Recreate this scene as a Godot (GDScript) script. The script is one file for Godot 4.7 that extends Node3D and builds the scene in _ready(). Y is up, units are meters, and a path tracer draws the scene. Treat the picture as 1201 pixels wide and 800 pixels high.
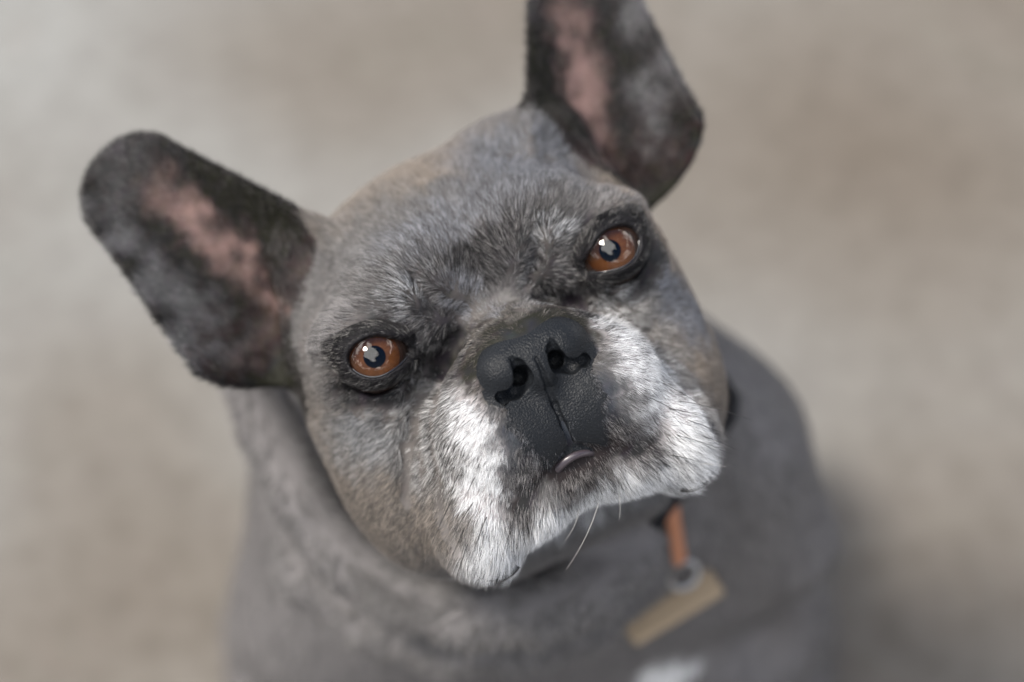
extends Node3D

# A grey French bulldog seen from above, looking up.
# The dog is modelled in its own head frame in millimetres (x to its left ear as
# seen from the front, y up the forehead, z out of the face) and set into the world by HB / HO.

var rng := RandomNumberGenerator.new()
var HO := Vector3(0, 0.40, 0)          # the point between the eyes
var HB := Basis()                      # the head frame
var noise := FastNoiseLite.new()
var fine := FastNoiseLite.new()

# ---------------------------------------------------------------- set-up
func _ready() -> void:
	rng.seed = 11
	noise.seed = 5
	noise.frequency = 0.05
	noise.fractal_octaves = 2
	fine.seed = 9
	fine.frequency = 0.22
	fine.fractal_octaves = 2
	var pitch := deg_to_rad(52.0)
	var ahead := Vector3(0, -sin(pitch), -cos(pitch))
	var up := Vector3(0, cos(pitch), -sin(pitch))
	var cam := Camera3D.new()
	cam.name = "camera"
	cam.keep_aspect = Camera3D.KEEP_HEIGHT
	var lens := CameraAttributesPhysical.new()
	lens.frustum_focal_length = 75.0
	lens.frustum_focus_distance = 0.612
	lens.exposure_aperture = 3.5
	lens.frustum_near = 0.05
	lens.frustum_far = 200.0
	cam.fov = 18.18
	cam.near = 0.05
	cam.far = 200.0
	cam.attributes = lens
	cam.position = HO - ahead * 0.625 + Vector3(0.0044, 0, 0) - up * 0.01175
	cam.basis = Basis(Vector3.RIGHT, up, -ahead)
	add_child(cam)
	cam.current = true

	var env := Environment.new()
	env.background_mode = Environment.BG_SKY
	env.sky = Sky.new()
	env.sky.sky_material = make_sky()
	env.tonemap_mode = Environment.TONE_MAPPER_LINEAR
	env.tonemap_exposure = 1.28
	env.background_energy_multiplier = 0.52
	env.sdfgi_enabled = true
	env.ssao_enabled = true
	env.ssil_enabled = true
	var we := WorldEnvironment.new()
	we.name = "world_environment"
	we.environment = env
	add_child(we)
	var sun := DirectionalLight3D.new()
	sun.name = "sun"
	sun.light_energy = 1.3
	sun.light_color = Color(1.0, 0.97, 0.93)
	sun.light_angular_distance = 15.0
	sun.shadow_enabled = true
	add_child(sun)
	sun.look_at_from_position(Vector3(-0.62, 1.0, 0.08), Vector3.ZERO)

	# the head is tilted 24 degrees to one side and turned a little
	var roll := deg_to_rad(24.4)
	var right := Vector3.RIGHT
	var hu := right * cos(roll) + up * sin(roll)
	var hv := -right * sin(roll) + up * cos(roll)
	var hw := -ahead
	HB = Basis(hu, hv, hw)
	HB = HB.rotated(hv, deg_to_rad(7.5))

	make_ground()
	build_primitives()
	make_dog()
	make_collar()


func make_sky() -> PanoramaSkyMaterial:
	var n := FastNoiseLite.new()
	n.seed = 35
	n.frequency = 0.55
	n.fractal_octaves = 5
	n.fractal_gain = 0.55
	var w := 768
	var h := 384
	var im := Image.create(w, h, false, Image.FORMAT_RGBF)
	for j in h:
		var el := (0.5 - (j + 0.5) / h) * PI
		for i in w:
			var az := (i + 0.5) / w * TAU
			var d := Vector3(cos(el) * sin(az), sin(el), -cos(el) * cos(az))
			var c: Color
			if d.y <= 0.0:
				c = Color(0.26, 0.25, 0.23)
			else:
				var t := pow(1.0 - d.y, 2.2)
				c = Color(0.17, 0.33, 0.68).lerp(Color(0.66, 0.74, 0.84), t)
				# unseen bright cumulus added for the eye glints; the pattern shrinks towards the horizon
				var q := Vector2(d.x, d.z) / (d.y + 0.18) + Vector2(2.42, 10.08)  # the offset sets an added cloud where the eyes mirror it
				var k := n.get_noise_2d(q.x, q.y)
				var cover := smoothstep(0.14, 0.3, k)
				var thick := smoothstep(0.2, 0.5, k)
				var glint_cloud := Color(8.5, 8.3, 8.0).lerp(Color(6.8, 6.75, 6.7), thick)
				c = c.lerp(glint_cloud, cover)
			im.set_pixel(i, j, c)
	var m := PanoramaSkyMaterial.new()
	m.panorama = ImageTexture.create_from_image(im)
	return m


# ---------------------------------------------------------------- helpers
func tag(o: Node, label := "", category := "", group := "", kind := "") -> void:
	if label:
		o.set_meta("label", label)
	if category:
		o.set_meta("category", category)
	if group:
		o.set_meta("group", group)
	if kind:
		o.set_meta("kind", kind)


func lin(r: float, g: float, b: float) -> Color:
	return Color(r, g, b).linear_to_srgb()


func mat(c: Color, rough: float, spec := 0.5) -> StandardMaterial3D:
	var m := StandardMaterial3D.new()
	m.albedo_color = c
	m.roughness = rough
	m.metallic_specular = spec
	return m


func put(called: String, mesh: Mesh, m: Material, parent: Node, xf := Transform3D()) -> MeshInstance3D:
	var o := MeshInstance3D.new()
	o.name = called
	o.mesh = mesh
	o.transform = xf
	if m:
		o.material_override = m
	parent.add_child(o, true)
	return o


func noise_texture(size: int, freq: float, octaves: int, as_normal: bool, sd: int, ramp: Gradient = null, bump := 6.0) -> NoiseTexture2D:
	var n := FastNoiseLite.new()
	n.seed = sd
	n.frequency = freq
	n.fractal_octaves = octaves
	var t := NoiseTexture2D.new()
	t.width = size
	t.height = size
	t.seamless = true
	t.as_normal_map = as_normal
	t.bump_strength = bump
	if ramp:
		t.color_ramp = ramp
	t.noise = n
	return t


# ---------------------------------------------------------------- the ground
func make_ground() -> void:
	var g := Gradient.new()
	g.offsets = PackedFloat32Array([0.0, 0.35, 0.55, 0.75, 1.0])
	g.colors = PackedColorArray([lin(0.115, 0.098, 0.081), lin(0.145, 0.132, 0.116), lin(0.175, 0.169, 0.157), lin(0.205, 0.204, 0.194), lin(0.215, 0.17, 0.132)])
	var m := mat(Color(1, 1, 1), 0.95, 0.3)
	m.albedo_texture = noise_texture(512, 0.008, 2, false, 3, g)
	m.uv1_triplanar = true
	m.uv1_world_triplanar = true
	m.uv1_scale = Vector3(0.55, 0.55, 0.55)
	m.uv1_offset = Vector3(0.30, 0, 0.52)
	var g2 := Gradient.new()
	g2.offsets = PackedFloat32Array([0.2, 0.5, 0.8])
	g2.colors = PackedColorArray([Color(0.9, 0.895, 0.89), Color(0.97, 0.97, 0.97), Color(1, 1, 1)])
	m.detail_enabled = true
	m.detail_blend_mode = BaseMaterial3D.BLEND_MODE_MUL
	m.detail_uv_layer = BaseMaterial3D.DETAIL_UV_2
	m.detail_albedo = noise_texture(512, 0.04, 4, false, 8, g2)
	m.uv2_triplanar = true
	m.uv2_world_triplanar = true
	m.uv2_scale = Vector3(2.3, 2.3, 2.3)
	var pm := PlaneMesh.new()
	pm.size = Vector2(300, 300)
	var o := put("ground", pm, m, self)
	tag(o, "", "", "", "structure")


# ---------------------------------------------------------------- the shape of the dog
# every primitive is twelve numbers: kind, blend, ten numbers; kinds: 0 ellipsoid, 1 tapered capsule, 2 ear
var P := PackedFloat32Array()
var NP := 0
const ST := 14


func ell(k: float, c: Vector3, r: Vector3, deg := 0.0, mir := true, sgn := 1.0) -> void:
	var a := deg_to_rad(deg)
	P.append_array(PackedFloat32Array([0, k, c.x, c.y, c.z, r.x, r.y, r.z, cos(a), sin(a), 1.0 if mir else 0.0, sgn, 0, 0]))
	NP += 1


func cap(k: float, a: Vector3, ra: float, b: Vector3, rb: float, mir := true, sgn := 1.0) -> void:
	P.append_array(PackedFloat32Array([1, k, a.x, a.y, a.z, b.x, b.y, b.z, ra, rb, 1.0 if mir else 0.0, sgn, 0, 0]))
	NP += 1


func wp(x: float, y: float, z: float) -> Vector3:   # metres from the point between the eyes -> head frame, mm
	return HB.transposed() * Vector3(x, y, z) * 1000.0


const EYE := Vector3(38.8, 0.0, -10.0)
# the two ears: origin, axes (across to the outer edge, along, out of the cup), length
var ears: Array[Basis] = []
var ear_at: Array[Vector3] = []
var ear_len: Array[float] = []
var ear_size := [Vector2(29.0, 18.5), Vector2(30.5, 19.5)]


func add_ear(at: Vector3, tip: Vector3, side: float) -> void:
	var b := (tip - at).normalized()
	var c := Vector3(0.12 * side, 0.0, 1.0)
	c = (c - b * c.dot(b)).normalized()
	var a := b.cross(c) * side
	var n := ears.size()
	ears.append(Basis(a, b, c))
	ear_at.append(at)
	ear_len.append((tip - at).length())
	P.append_array(PackedFloat32Array([2, 10, at.x, at.y, at.z, ear_size[n].x, ear_size[n].y, ear_len[n], n, 0, 0, 1, 0, 0]))
	NP += 1


func build_primitives() -> void:
	# neck and trunk, from world measures
	cap(22, Vector3(0, -18, -78), 51, wp(0.012, -0.15, -0.07), 64, false)
	cap(30, wp(0.012, -0.18, -0.065), 74, wp(0.012, -0.25, -0.085), 88, false)
	cap(30, wp(0.012, -0.235, -0.08), 72, wp(0.012, -0.315, -0.16), 78, false)
	for s in [-1.0, 1.0]:
		cap(26, wp(0.012 + s * 0.062, -0.18, -0.07), 44, wp(0.012 + s * 0.078, -0.26, -0.05), 40, false)
		cap(20, wp(0.012 + s * 0.078, -0.26, -0.05), 37, wp(0.012 + s * 0.074, -0.365, -0.035), 25, false)
		cap(12, wp(0.012 + s * 0.074, -0.378, -0.03), 22, wp(0.012 + s * 0.076, -0.382, 0.005), 20, false)
		cap(26, wp(0.012 + s * 0.07, -0.325, -0.17), 50, wp(0.012 + s * 0.105, -0.36, -0.10), 34, false)
		cap(14, wp(0.012 + s * 0.11, -0.38, -0.12), 20, wp(0.012 + s * 0.125, -0.382, -0.04), 19, false)
	# head
	ell(1, Vector3(0, 6, -58), Vector3(59, 47, 50), 0, false)
	ell(10, Vector3(33, 42, -56), Vector3(20, 13, 20), -12, false)
	ell(12, Vector3(40, -18, -50), Vector3(23.5, 36, 36))
	ell(14, Vector3(33.5, -45, -42), Vector3(27, 28, 34))
	ell(10, Vector3(21, 15, -20), Vector3(22, 17, 20))
	ell(10, Vector3(38, -2, -20), Vector3(19, 17, 15))
	ell(6, Vector3(41, 12, -16), Vector3(14, 7, 12), -12)
	ell(8, Vector3(0, -14, -8), Vector3(14, 12, 26), 0, false)
	ell(4, Vector3(0, -17.5, 4), Vector3(20.5, 13, 20), 0, false)
	ell(5, Vector3(15, -36, -4), Vector3(22, 24, 26), 8)
	ell(7, Vector3(31, -56.5, -10), Vector3(14.5, 19.5, 22), 12)
	ell(8, Vector3(0, -38, -3), Vector3(16, 14, 22), 0, false)
	ell(6, Vector3(0, -55.5, -8), Vector3(29, 10, 22), 0, false)
	ell(6, Vector3(17, -59.5, -8), Vector3(13, 9, 20))
	add_ear(Vector3(62, 33.5, -52), Vector3(74, 81, -60), 1.0)
	add_ear(Vector3(-60, 32, -52), Vector3(-80.5, 77.5, -60), -1.0)
	cap(8, Vector3(52, 14, -46), 7.0, Vector3(47, 40, -50), 6.0)
	# the roll of skin round the throat
	var roll := [Vector3(-66, 22, -122), Vector3(-69, -8, -121), Vector3(-69, -30, -113), Vector3(-65, -53, -112), Vector3(-54, -73, -106), Vector3(-37, -87, -95), Vector3(-18, -94, -89), Vector3(0, -96, -88), Vector3(20, -90, -92)]
	for i in roll.size() - 1:
		var o0: Vector3 = roll[i] - Vector3(7, -31, roll[i].z)
		var o1: Vector3 = roll[i + 1] - Vector3(7, -31, roll[i + 1].z)
		if i > 1:
			cap(7, roll[i] + o0 * (0.24 if i > 2 else 0.1) + Vector3(0, 0, -34), 11 if i > 2 else 5, roll[i + 1] + o1 * 0.24 + Vector3(0, 0, -34), 11, false)
		cap(5, roll[i] + (roll[i] - Vector3(7, -31, roll[i].z)) * 0.07, 10.5, roll[i + 1] + (roll[i + 1] - Vector3(7, -31, roll[i + 1].z)) * 0.07, 10.5, false)
	cap(12, Vector3(66, -62, -118), 12, Vector3(80, -88, -138), 16, false)
	cap(14, Vector3(80, -88, -138), 16, Vector3(84, -124, -165), 20, false)
	cap(9, Vector3(-24, -70, -72), 13, Vector3(26, -71, -76), 13, false)
	# what is cut away
	ell(2, EYE, Vector3(11.2, 11.2, 11.2), 0, true, -1)
	cap(5, Vector3(0, 4, 3), 3.0, Vector3(0, 34, -8), 2.0, false, -1)
	cap(2.5, Vector3(0, -46, 21), 1.6, Vector3(9, -52, 18), 1.6, true, -1)
	cap(2.5, Vector3(9, -52, 18), 1.6, Vector3(22, -67, 13), 1.8, true, -1)
	cap(2.5, Vector3(22, -67, 13), 1.8, Vector3(33, -79, 3), 2.2, true, -1)
	# folds: polylines on the face (u, v), depth of the axis under the surface, radius
	var folds := [
		[0.6, 2.8, [Vector2(14, -5), Vector2(21, -10), Vector2(29, -19), Vector2(36, -32), Vector2(41, -48), Vector2(42, -60)]],
		[0.4, 1.7, [Vector2(26, -11), Vector2(32, -15), Vector2(40, -16), Vector2(48, -12.5), Vector2(53, -5)]],
		[0.2, 1.6, [Vector2(11, 1), Vector2(17, 7), Vector2(19, 14)]],
		[0.0, 1.5, [Vector2(24, -7), Vector2(30, -15), Vector2(40, -27), Vector2(47, -42)]]]
	var lines := []
	for f in folds:
		var pts := []
		for q: Vector2 in f[2]:
			pts.append(Vector3(q.x, q.y, front(q.x, q.y) - f[0]))
		lines.append([pts, f[1]])
	for l in lines:
		for i in l[0].size() - 1:
			cap(3.5, l[0][i], l[1], l[0][i + 1], l[1], true, -1)
	all_ids = PackedInt32Array()
	cap(10, Vector3(34, -161, -170), 13, Vector3(64, -164, -185), 15, false, -1)
	cap(1.5, Vector3(6, -22.5, 32), 3.6, Vector3(11, -25.5, 16), 4.0, true, -1)
	cap(1.5, Vector3(11, -25.2, 17), 3.6, Vector3(13.5, -25.2, 15), 3.2, true, -1)
	cap(1.5, Vector3(5.5, -22, 32), 4.2, Vector3(6, -22, 10), 4.2, true, -1)
	cap(1.5, Vector3(0, -29, 26), 0.9, Vector3(0, -46, 20), 1.1, false, -1)


func prim(o: int, x: float, y: float, z: float) -> float:
	var kind := P[o]
	if P[o + 10] > 0.5 and x < 0.0:
		x = -x
	x -= P[o + 2]
	y -= P[o + 3]
	z -= P[o + 4]
	if kind < 0.5:
		var ca := P[o + 8]
		var sa := P[o + 9]
		var rx := P[o + 5]
		var ry := P[o + 6]
		var rz := P[o + 7]
		var qx := (ca * x + sa * y) / rx
		var qy := (ca * y - sa * x) / ry
		var qz := z / rz
		var k0 := sqrt(qx * qx + qy * qy + qz * qz)
		if k0 < 1e-4:
			return -minf(rx, minf(ry, rz))
		qx /= rx
		qy /= ry
		qz /= rz
		return k0 * (k0 - 1.0) / sqrt(qx * qx + qy * qy + qz * qz)
	if kind < 1.5:
		var bx := P[o + 5] - P[o + 2]
		var by := P[o + 6] - P[o + 3]
		var bz := P[o + 7] - P[o + 4]
		var t := clampf((x * bx + y * by + z * bz) / (bx * bx + by * by + bz * bz), 0.0, 1.0)
		bx = x - bx * t
		by = y - by * t
		bz = z - bz * t
		return sqrt(bx * bx + by * by + bz * bz) - lerpf(P[o + 8], P[o + 9], t)
	# ear: a cupped shell with an egg-shaped outline
	var eb := ears[int(P[o + 8])]
	var a := eb.x.x * x + eb.x.y * y + eb.x.z * z
	var b := eb.y.x * x + eb.y.y * y + eb.y.z * z
	var c := eb.z.x * x + eb.z.y * y + eb.z.z * z
	var l := P[o + 7]
	var t2 := clampf(b / l, 0.0, 1.0)
	var r := lerpf(P[o + 5], P[o + 6], t2)
	var db := (b - l * t2) * (1.22 if b < 0.0 else 1.0)
	var d2 := sqrt(a * a + db * db) - r
	var cup := lerpf(0.024, 0.014, t2)
	var cc := c - a * a * cup + 10.0 * (1.0 - t2) + (6.0 if b < 0.0 else 0.0) * minf(-b / 15.0, 1.0)
	var sh := absf(cc) * 0.8 - lerpf(2.5, 1.6, t2)
	var h := maxf(3.0 - absf(d2 - sh), 0.0) / 3.0
	return maxf(d2, sh) + h * h * 0.75


func sdf(ids: PackedInt32Array, x: float, y: float, z: float) -> float:
	var d := 1e6
	for i in ids:
		var o := i * ST
		var e := prim(o, x, y, z)
		var k := P[o + 1]
		var h := maxf(k - absf(d - e), 0.0) / k
		if P[o + 11] > 0.0:
			d = minf(d, e) - h * h * k * 0.25
		else:
			h = maxf(k - absf(d + e), 0.0) / k
			d = maxf(d, -e) + h * h * k * 0.25
	return d


var all_ids := PackedInt32Array()


func dist(p: Vector3) -> float:
	if all_ids.is_empty():
		all_ids = PackedInt32Array(range(NP))
	return sdf(all_ids, p.x, p.y, p.z)


func front(u: float, v: float) -> float:      # how far out the face is at (u, v)
	var z := 45.0
	for k in 60:
		var e := dist(Vector3(u, v, z))
		if e < 0.02:
			break
		z -= e * 0.7
	return z


func near_ids(c: Vector3, reach: float) -> PackedInt32Array:   # the primitives that matter within reach of c
	var ds := PackedFloat32Array()
	var best := 1e6
	for i in NP:
		var o := i * ST
		var e := prim(o, c.x, c.y, c.z)
		ds.append(e)
		if P[o + 11] > 0.0:
			best = minf(best, e)
	var ids := PackedInt32Array()
	for i in NP:
		var o := i * ST
		if P[o + 11] > 0.0:
			if ds[i] < best + P[o + 1] + 2.2 * reach and (ds[i] < P[o + 1] + 1.7 * reach or ds[i] <= best + 0.01):
				ids.append(i)
		elif ds[i] < P[o + 1] + 1.4 * reach:
			ids.append(i)
	return ids


class Net:
	var v := PackedVector3Array()
	var n := PackedVector3Array()
	var tri := PackedInt32Array()


func fresh_net(lo: Vector3, hi: Vector3, cell: float) -> Net:
	all_ids = PackedInt32Array()
	return surface_net(lo, hi, cell)


# surface nets over a box of cells; only blocks that the surface may cross are visited
func surface_net(lo: Vector3, hi: Vector3, cell: float, skip := AABB()) -> Net:
	var B := 8
	var nb := Vector3i(((hi - lo) / (cell * B)).ceil())
	var sx := nb.x * B + 1
	var sy := nb.y * B + 1
	var sz := nb.z * B + 1
	var val := PackedFloat32Array()
	val.resize(sx * sy * sz)
	val.fill(1000.0)
	var reach := cell * B * 0.87
	var active: Array[Vector3i] = []
	var lists: Array[PackedInt32Array] = []
	for bz in nb.z:
		for by in nb.y:
			for bx in nb.x:
				var c := lo + (Vector3(bx, by, bz) + Vector3(0.5, 0.5, 0.5)) * cell * B
				if skip.size.x > 0 and skip.grow(-reach).has_point(c):
					continue
				if absf(dist(c)) < reach * 1.15 + 1.5:
					active.append(Vector3i(bx, by, bz))
					lists.append(near_ids(c, reach))
	var results := []
	results.resize(active.size())
	var work := func(k: int) -> void:
		var bl: Vector3i = active[k]
		var ids: PackedInt32Array = lists[k]
		var r := PackedFloat32Array()
		r.resize((B + 1) * (B + 1) * (B + 1))
		var at := 0
		for z in B + 1:
			for y in B + 1:
				for x in B + 1:
					r[at] = sdf(ids, lo.x + (bl.x * B + x) * cell, lo.y + (bl.y * B + y) * cell, lo.z + (bl.z * B + z) * cell)
					at += 1
		results[k] = r
	var job := WorkerThreadPool.add_group_task(work, active.size())
	WorkerThreadPool.wait_for_group_task_completion(job)
	for k in active.size():
		var bl: Vector3i = active[k]
		var r: PackedFloat32Array = results[k]
		var at := 0
		for z in B + 1:
			for y in B + 1:
				var row := ((bl.z * B + z) * sy + bl.y * B + y) * sx + bl.x * B
				for x in B + 1:
					val[row + x] = r[at]
					at += 1
	var crossed := PackedInt32Array()
	for k in active.size():
		var r: PackedFloat32Array = results[k].duplicate()
		r.sort()
		if r[0] < 0.0 and r[r.size() - 1] >= 0.0:
			crossed.append(k)
	var net := Net.new()
	var index := PackedInt32Array()
	index.resize(val.size())
	index.fill(-1)
	var owner := PackedInt32Array()
	var off := PackedInt32Array([0, 1, sx, sx + 1, sx * sy, sx * sy + 1, sx * sy + sx, sx * sy + sx + 1])
	var ea := PackedInt32Array([0, 2, 4, 6, 0, 1, 4, 5, 0, 1, 2, 3])
	var eb := PackedInt32Array([1, 3, 5, 7, 2, 3, 6, 7, 4, 5, 6, 7])
	for k in crossed:
		var bl: Vector3i = active[k]
		for z in range(bl.z * B, bl.z * B + B):
			for y in range(bl.y * B, bl.y * B + B):
				for x in range(bl.x * B, bl.x * B + B):
					var at := (z * sy + y) * sx + x
					var neg := 0
					for q in 8:
						if val[at + off[q]] < 0.0:
							neg += 1
					if neg == 0 or neg == 8:
						continue
					var sum := Vector3.ZERO
					var cnt := 0
					for e in 12:
						var a := ea[e]
						var b := eb[e]
						var va := val[at + off[a]]
						var vb := val[at + off[b]]
						if (va < 0.0) == (vb < 0.0):
							continue
						var t := va / (va - vb)
						var pa := Vector3(a & 1, (a >> 1) & 1, a >> 2)
						var pb := Vector3(b & 1, (b >> 1) & 1, b >> 2)
						sum += pa.lerp(pb, t)
						cnt += 1
					var p := lo + (Vector3(x, y, z) + sum / cnt) * cell
					if skip.size.x > 0 and skip.has_point(p):
						continue
					index[at] = net.v.size()
					net.v.append(p)
					owner.append(k)
	# normals, and one step towards the true surface
	net.n.resize(net.v.size())
	var fixed := []
	var chunk := 2048
	var chunks := (net.v.size() + chunk - 1) / chunk
	fixed.resize(chunks)
	var vs := net.v
	var e2 := cell * 0.5
	var polish := func(k: int) -> void:
		var out := PackedVector3Array()
		for i in range(k * chunk, mini(k * chunk + chunk, vs.size())):
			var p := vs[i]
			var ids: PackedInt32Array = lists[owner[i]]
			var d := sdf(ids, p.x, p.y, p.z)
			var g := Vector3(sdf(ids, p.x + e2, p.y, p.z) - d, sdf(ids, p.x, p.y + e2, p.z) - d, sdf(ids, p.x, p.y, p.z + e2) - d) / e2
			var l := maxf(g.length(), 0.2)
			out.append(p - g / (l * l) * clampf(d, -cell * 0.5, cell * 0.5))
			out.append(g.normalized())
		fixed[k] = out
	job = WorkerThreadPool.add_group_task(polish, chunks)
	WorkerThreadPool.wait_for_group_task_completion(job)
	for k in chunks:
		var out: PackedVector3Array = fixed[k]
		for i in out.size() / 2:
			net.v[k * chunk + i] = out[i * 2]
			net.n[k * chunk + i] = out[i * 2 + 1]
	# faces: one quad round each crossed edge
	var step := PackedInt32Array([1, sx, sx * sy])
	for k in crossed:
		var bl: Vector3i = active[k]
		for z in range(bl.z * B, bl.z * B + B):
			for y in range(bl.y * B, bl.y * B + B):
				for x in range(bl.x * B, bl.x * B + B):
					var at := (z * sy + y) * sx + x
					var inside := val[at] < 0.0
					for ax in 3:
						if (val[at + step[ax]] < 0.0) == inside:
							continue
						var s1 := step[(ax + 1) % 3]
						var s2 := step[(ax + 2) % 3]
						if at - s1 - s2 < 0:
							continue
						var i0 := index[at]
						var i1 := index[at - s1]
						var i2 := index[at - s1 - s2]
						var i3 := index[at - s2]
						if i0 < 0 or i1 < 0 or i2 < 0 or i3 < 0:
							continue
						if inside:
							net.tri.append_array(PackedInt32Array([i0, i2, i1, i0, i3, i2]))
						else:
							net.tri.append_array(PackedInt32Array([i0, i1, i2, i0, i2, i3]))
	return net


# ---------------------------------------------------------------- the coat
# a region of the coat: where it lies on the face (u, v, half axes, turn, softness), the colours of its dark and
# light hairs and of the skin, the share of light hairs, hair length in mm and hairs per square mm
class Region:
	var u := 0.0
	var v := 0.0
	var ru := 1.0
	var rv := 1.0
	var ca := 1.0
	var sa := 0.0
	var soft := 0.5
	var set_ := PackedFloat32Array()


var regions: Array[Region] = []
const W := 12      # dark rgb, light rgb, share, length, density, skin rgb


func region(u: float, v: float, ru: float, rv: float, deg: float, soft: float, dark: Vector3, light: Vector3, share: float, length: float, dens: float, skin: Vector3) -> void:
	var r := Region.new()
	r.u = u
	r.v = v
	r.ru = ru
	r.rv = rv
	r.ca = cos(deg_to_rad(deg))
	r.sa = sin(deg_to_rad(deg))
	r.soft = soft
	r.set_ = PackedFloat32Array([dark.x, dark.y, dark.z, light.x, light.y, light.z, share, length, dens, skin.x, skin.y, skin.z])
	regions.append(r)


func both(u: float, v: float, ru: float, rv: float, deg: float, soft: float, dark: Vector3, light: Vector3, share: float, length: float, dens: float, skin: Vector3) -> void:
	region(u, v, ru, rv, deg, soft, dark, light, share, length, dens, skin)
	region(-u, v, ru, rv, -deg, soft, dark, light, share, length, dens, skin)


func build_coat() -> void:
	var K := Vector3(0.012, 0.0115, 0.012)       # near black
	var D := Vector3(0.034, 0.032, 0.032)       # dark grey
	var G := Vector3(0.26, 0.247, 0.243)         # grey
	var T := Vector3(0.26, 0.222, 0.19)        # taupe
	var B := Vector3(0.27, 0.275, 0.30)          # blue grey
	var Wh := Vector3(0.75, 0.755, 0.765)         # white
	var S := Vector3(0.085, 0.077, 0.073)
	# crown and sides
	region(0, 36, 45, 16, 0, 0.5, Vector3(0.065, 0.062, 0.062), Vector3(0.215, 0.207, 0.207), 0.5, 7, 9, S)
	region(-6, 46, 34, 8, 4, 0.5, Vector3(0.09, 0.075, 0.06), T, 0.7, 7, 8, S)
	region(30, 36, 22, 12, -20, 0.5, Vector3(0.06, 0.06, 0.064), B, 0.45, 7, 9, S)
	region(-22, 30, 18, 14, 30, 0.6, Vector3(0.065, 0.062, 0.06), Vector3(0.22, 0.21, 0.205), 0.55, 7, 9, S)
	region(56, 6, 13, 24, 10, 0.4, Vector3(0.10, 0.08, 0.062), T, 0.75, 6, 8, S)
	region(-58, 5, 12, 20, 0, 0.5, Vector3(0.07, 0.066, 0.064), Vector3(0.2, 0.19, 0.185), 0.5, 6, 8, S)
	region(-62, -30, 16, 26, 0, 0.6, Vector3(0.085, 0.075, 0.067), T, 0.45, 6, 8, S)
	region(-48, -46, 18, 16, -30, 0.6, Vector3(0.075, 0.068, 0.062), T, 0.42, 6, 9, S)
	region(58, -36, 14, 30, 0, 0.4, Vector3(0.10, 0.08, 0.062), T, 0.7, 6, 8, S)
	region(-48, -20, 12, 10, 0, 0.6, Vector3(0.07, 0.07, 0.072), Vector3(0.36, 0.36, 0.365), 0.5, 6, 9, S)
	region(52, -22, 9, 15, 12, 0.4, Vector3(0.06, 0.06, 0.065), B, 0.65, 5, 9, S)  # bluish sky sheen on this cheek, put into the hair colour
	region(54, -1, 3.5, 14, 8, 0.6, Vector3(0.1, 0.08, 0.06), Vector3(0.42, 0.34, 0.27), 0.75, 5, 9, S)
	# the dark middle of the forehead and its grizzled marks
	region(3, 14, 29, 11, 4, 0.7, K, G, 0.18, 7, 10, Vector3(0.025, 0.024, 0.025))
	region(-2, 26, 24, 7, 0, 0.6, D, B, 0.5, 7, 10, S)
	both(24, 8, 16, 7, -10, 0.6, D, G, 0.42, 6, 10, Vector3(0.032, 0.03, 0.031))
	region(-23, 13, 4.5, 5.5, 30, 0.9, D, Wh, 0.42, 7, 10, S)
	region(23, 11, 5, 3.0, -30, 0.9, D, Wh, 0.36, 7, 10, S)
	region(13, 2, 5, 2.5, 0, 0.9, D, Wh, 0.42, 6, 10, S)
	region(-7, 3, 6, 8, 20, 0.6, D, B, 0.65, 6, 10, S)
	both(17, -6, 7, 10, 20, 0.5, K, G, 0.3, 5, 11, Vector3(0.03, 0.028, 0.03))
	# round the eyes
	both(39, -3.5, 15, 12, 0, 0.4, Vector3(0.018, 0.0175, 0.018), G, 0.14, 4, 8, Vector3(0.02, 0.019, 0.02))
	both(46, 13, 12, 4, -24, 0.6, D, G, 0.7, 6, 9, S)
	# the muzzle: wrinkles, white bands, dark middle
	both(33, -28, 10, 18, 8, 0.5, D, Vector3(0.5, 0.49, 0.48), 0.45, 6, 10, S)
	region(23, -13.5, 13, 5, -30, 0.6, D, Wh, 0.45, 6, 10, S)
	region(-22.5, -30, 5.4, 13, -12, 0.5, D, Wh, 0.85, 5, 11, Vector3(0.3, 0.28, 0.28))
	region(27, -32, 8, 13, 14, 0.5, D, Wh, 0.85, 5, 11, Vector3(0.3, 0.28, 0.28))
	region(-26.5, -48, 7.0, 13, -14, 0.5, D, Wh, 0.87, 6, 11, Vector3(0.3, 0.28, 0.28))
	region(32, -50, 9.5, 13, 16, 0.5, D, Wh, 0.87, 6, 11, Vector3(0.3, 0.28, 0.28))
	both(29.5, -66, 10.0, 11, 20, 0.45, D, Wh, 0.82, 10, 11, Vector3(0.3, 0.28, 0.28))
	region(0, -40, 19, 15, 0, 0.25, Vector3(0.028, 0.031, 0.038), Vector3(0.06, 0.065, 0.075), 0.5, 3.2, 12, Vector3(0.03, 0.034, 0.042))
	both(17, -53, 5.5, 14, 30, 0.6, Vector3(0.022, 0.02, 0.021), G, 0.42, 5, 11, Vector3(0.022, 0.02, 0.021))
	region(0, -52.5, 15, 5.5, 0, 0.3, Vector3(0.02, 0.018, 0.018), Vector3(0.2, 0.185, 0.18), 0.4, 4.5, 11, Vector3(0.02, 0.018, 0.018))
	region(0, -66.5, 25, 7.5, 0, 0.35, D, Wh, 0.80, 11, 11, Vector3(0.3, 0.28, 0.28))
	both(33, -74, 7, 2.6, 20, 0.4, K, K, 0.5, 2, 6, Vector3(0.015, 0.013, 0.014))
	both(20.5, -8, 5, 8, 25, 0.5, K, G, 0.26, 5, 11, Vector3(0.02, 0.019, 0.02))  # shade of the deep crease beside the nose roll, painted into the coat
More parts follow.
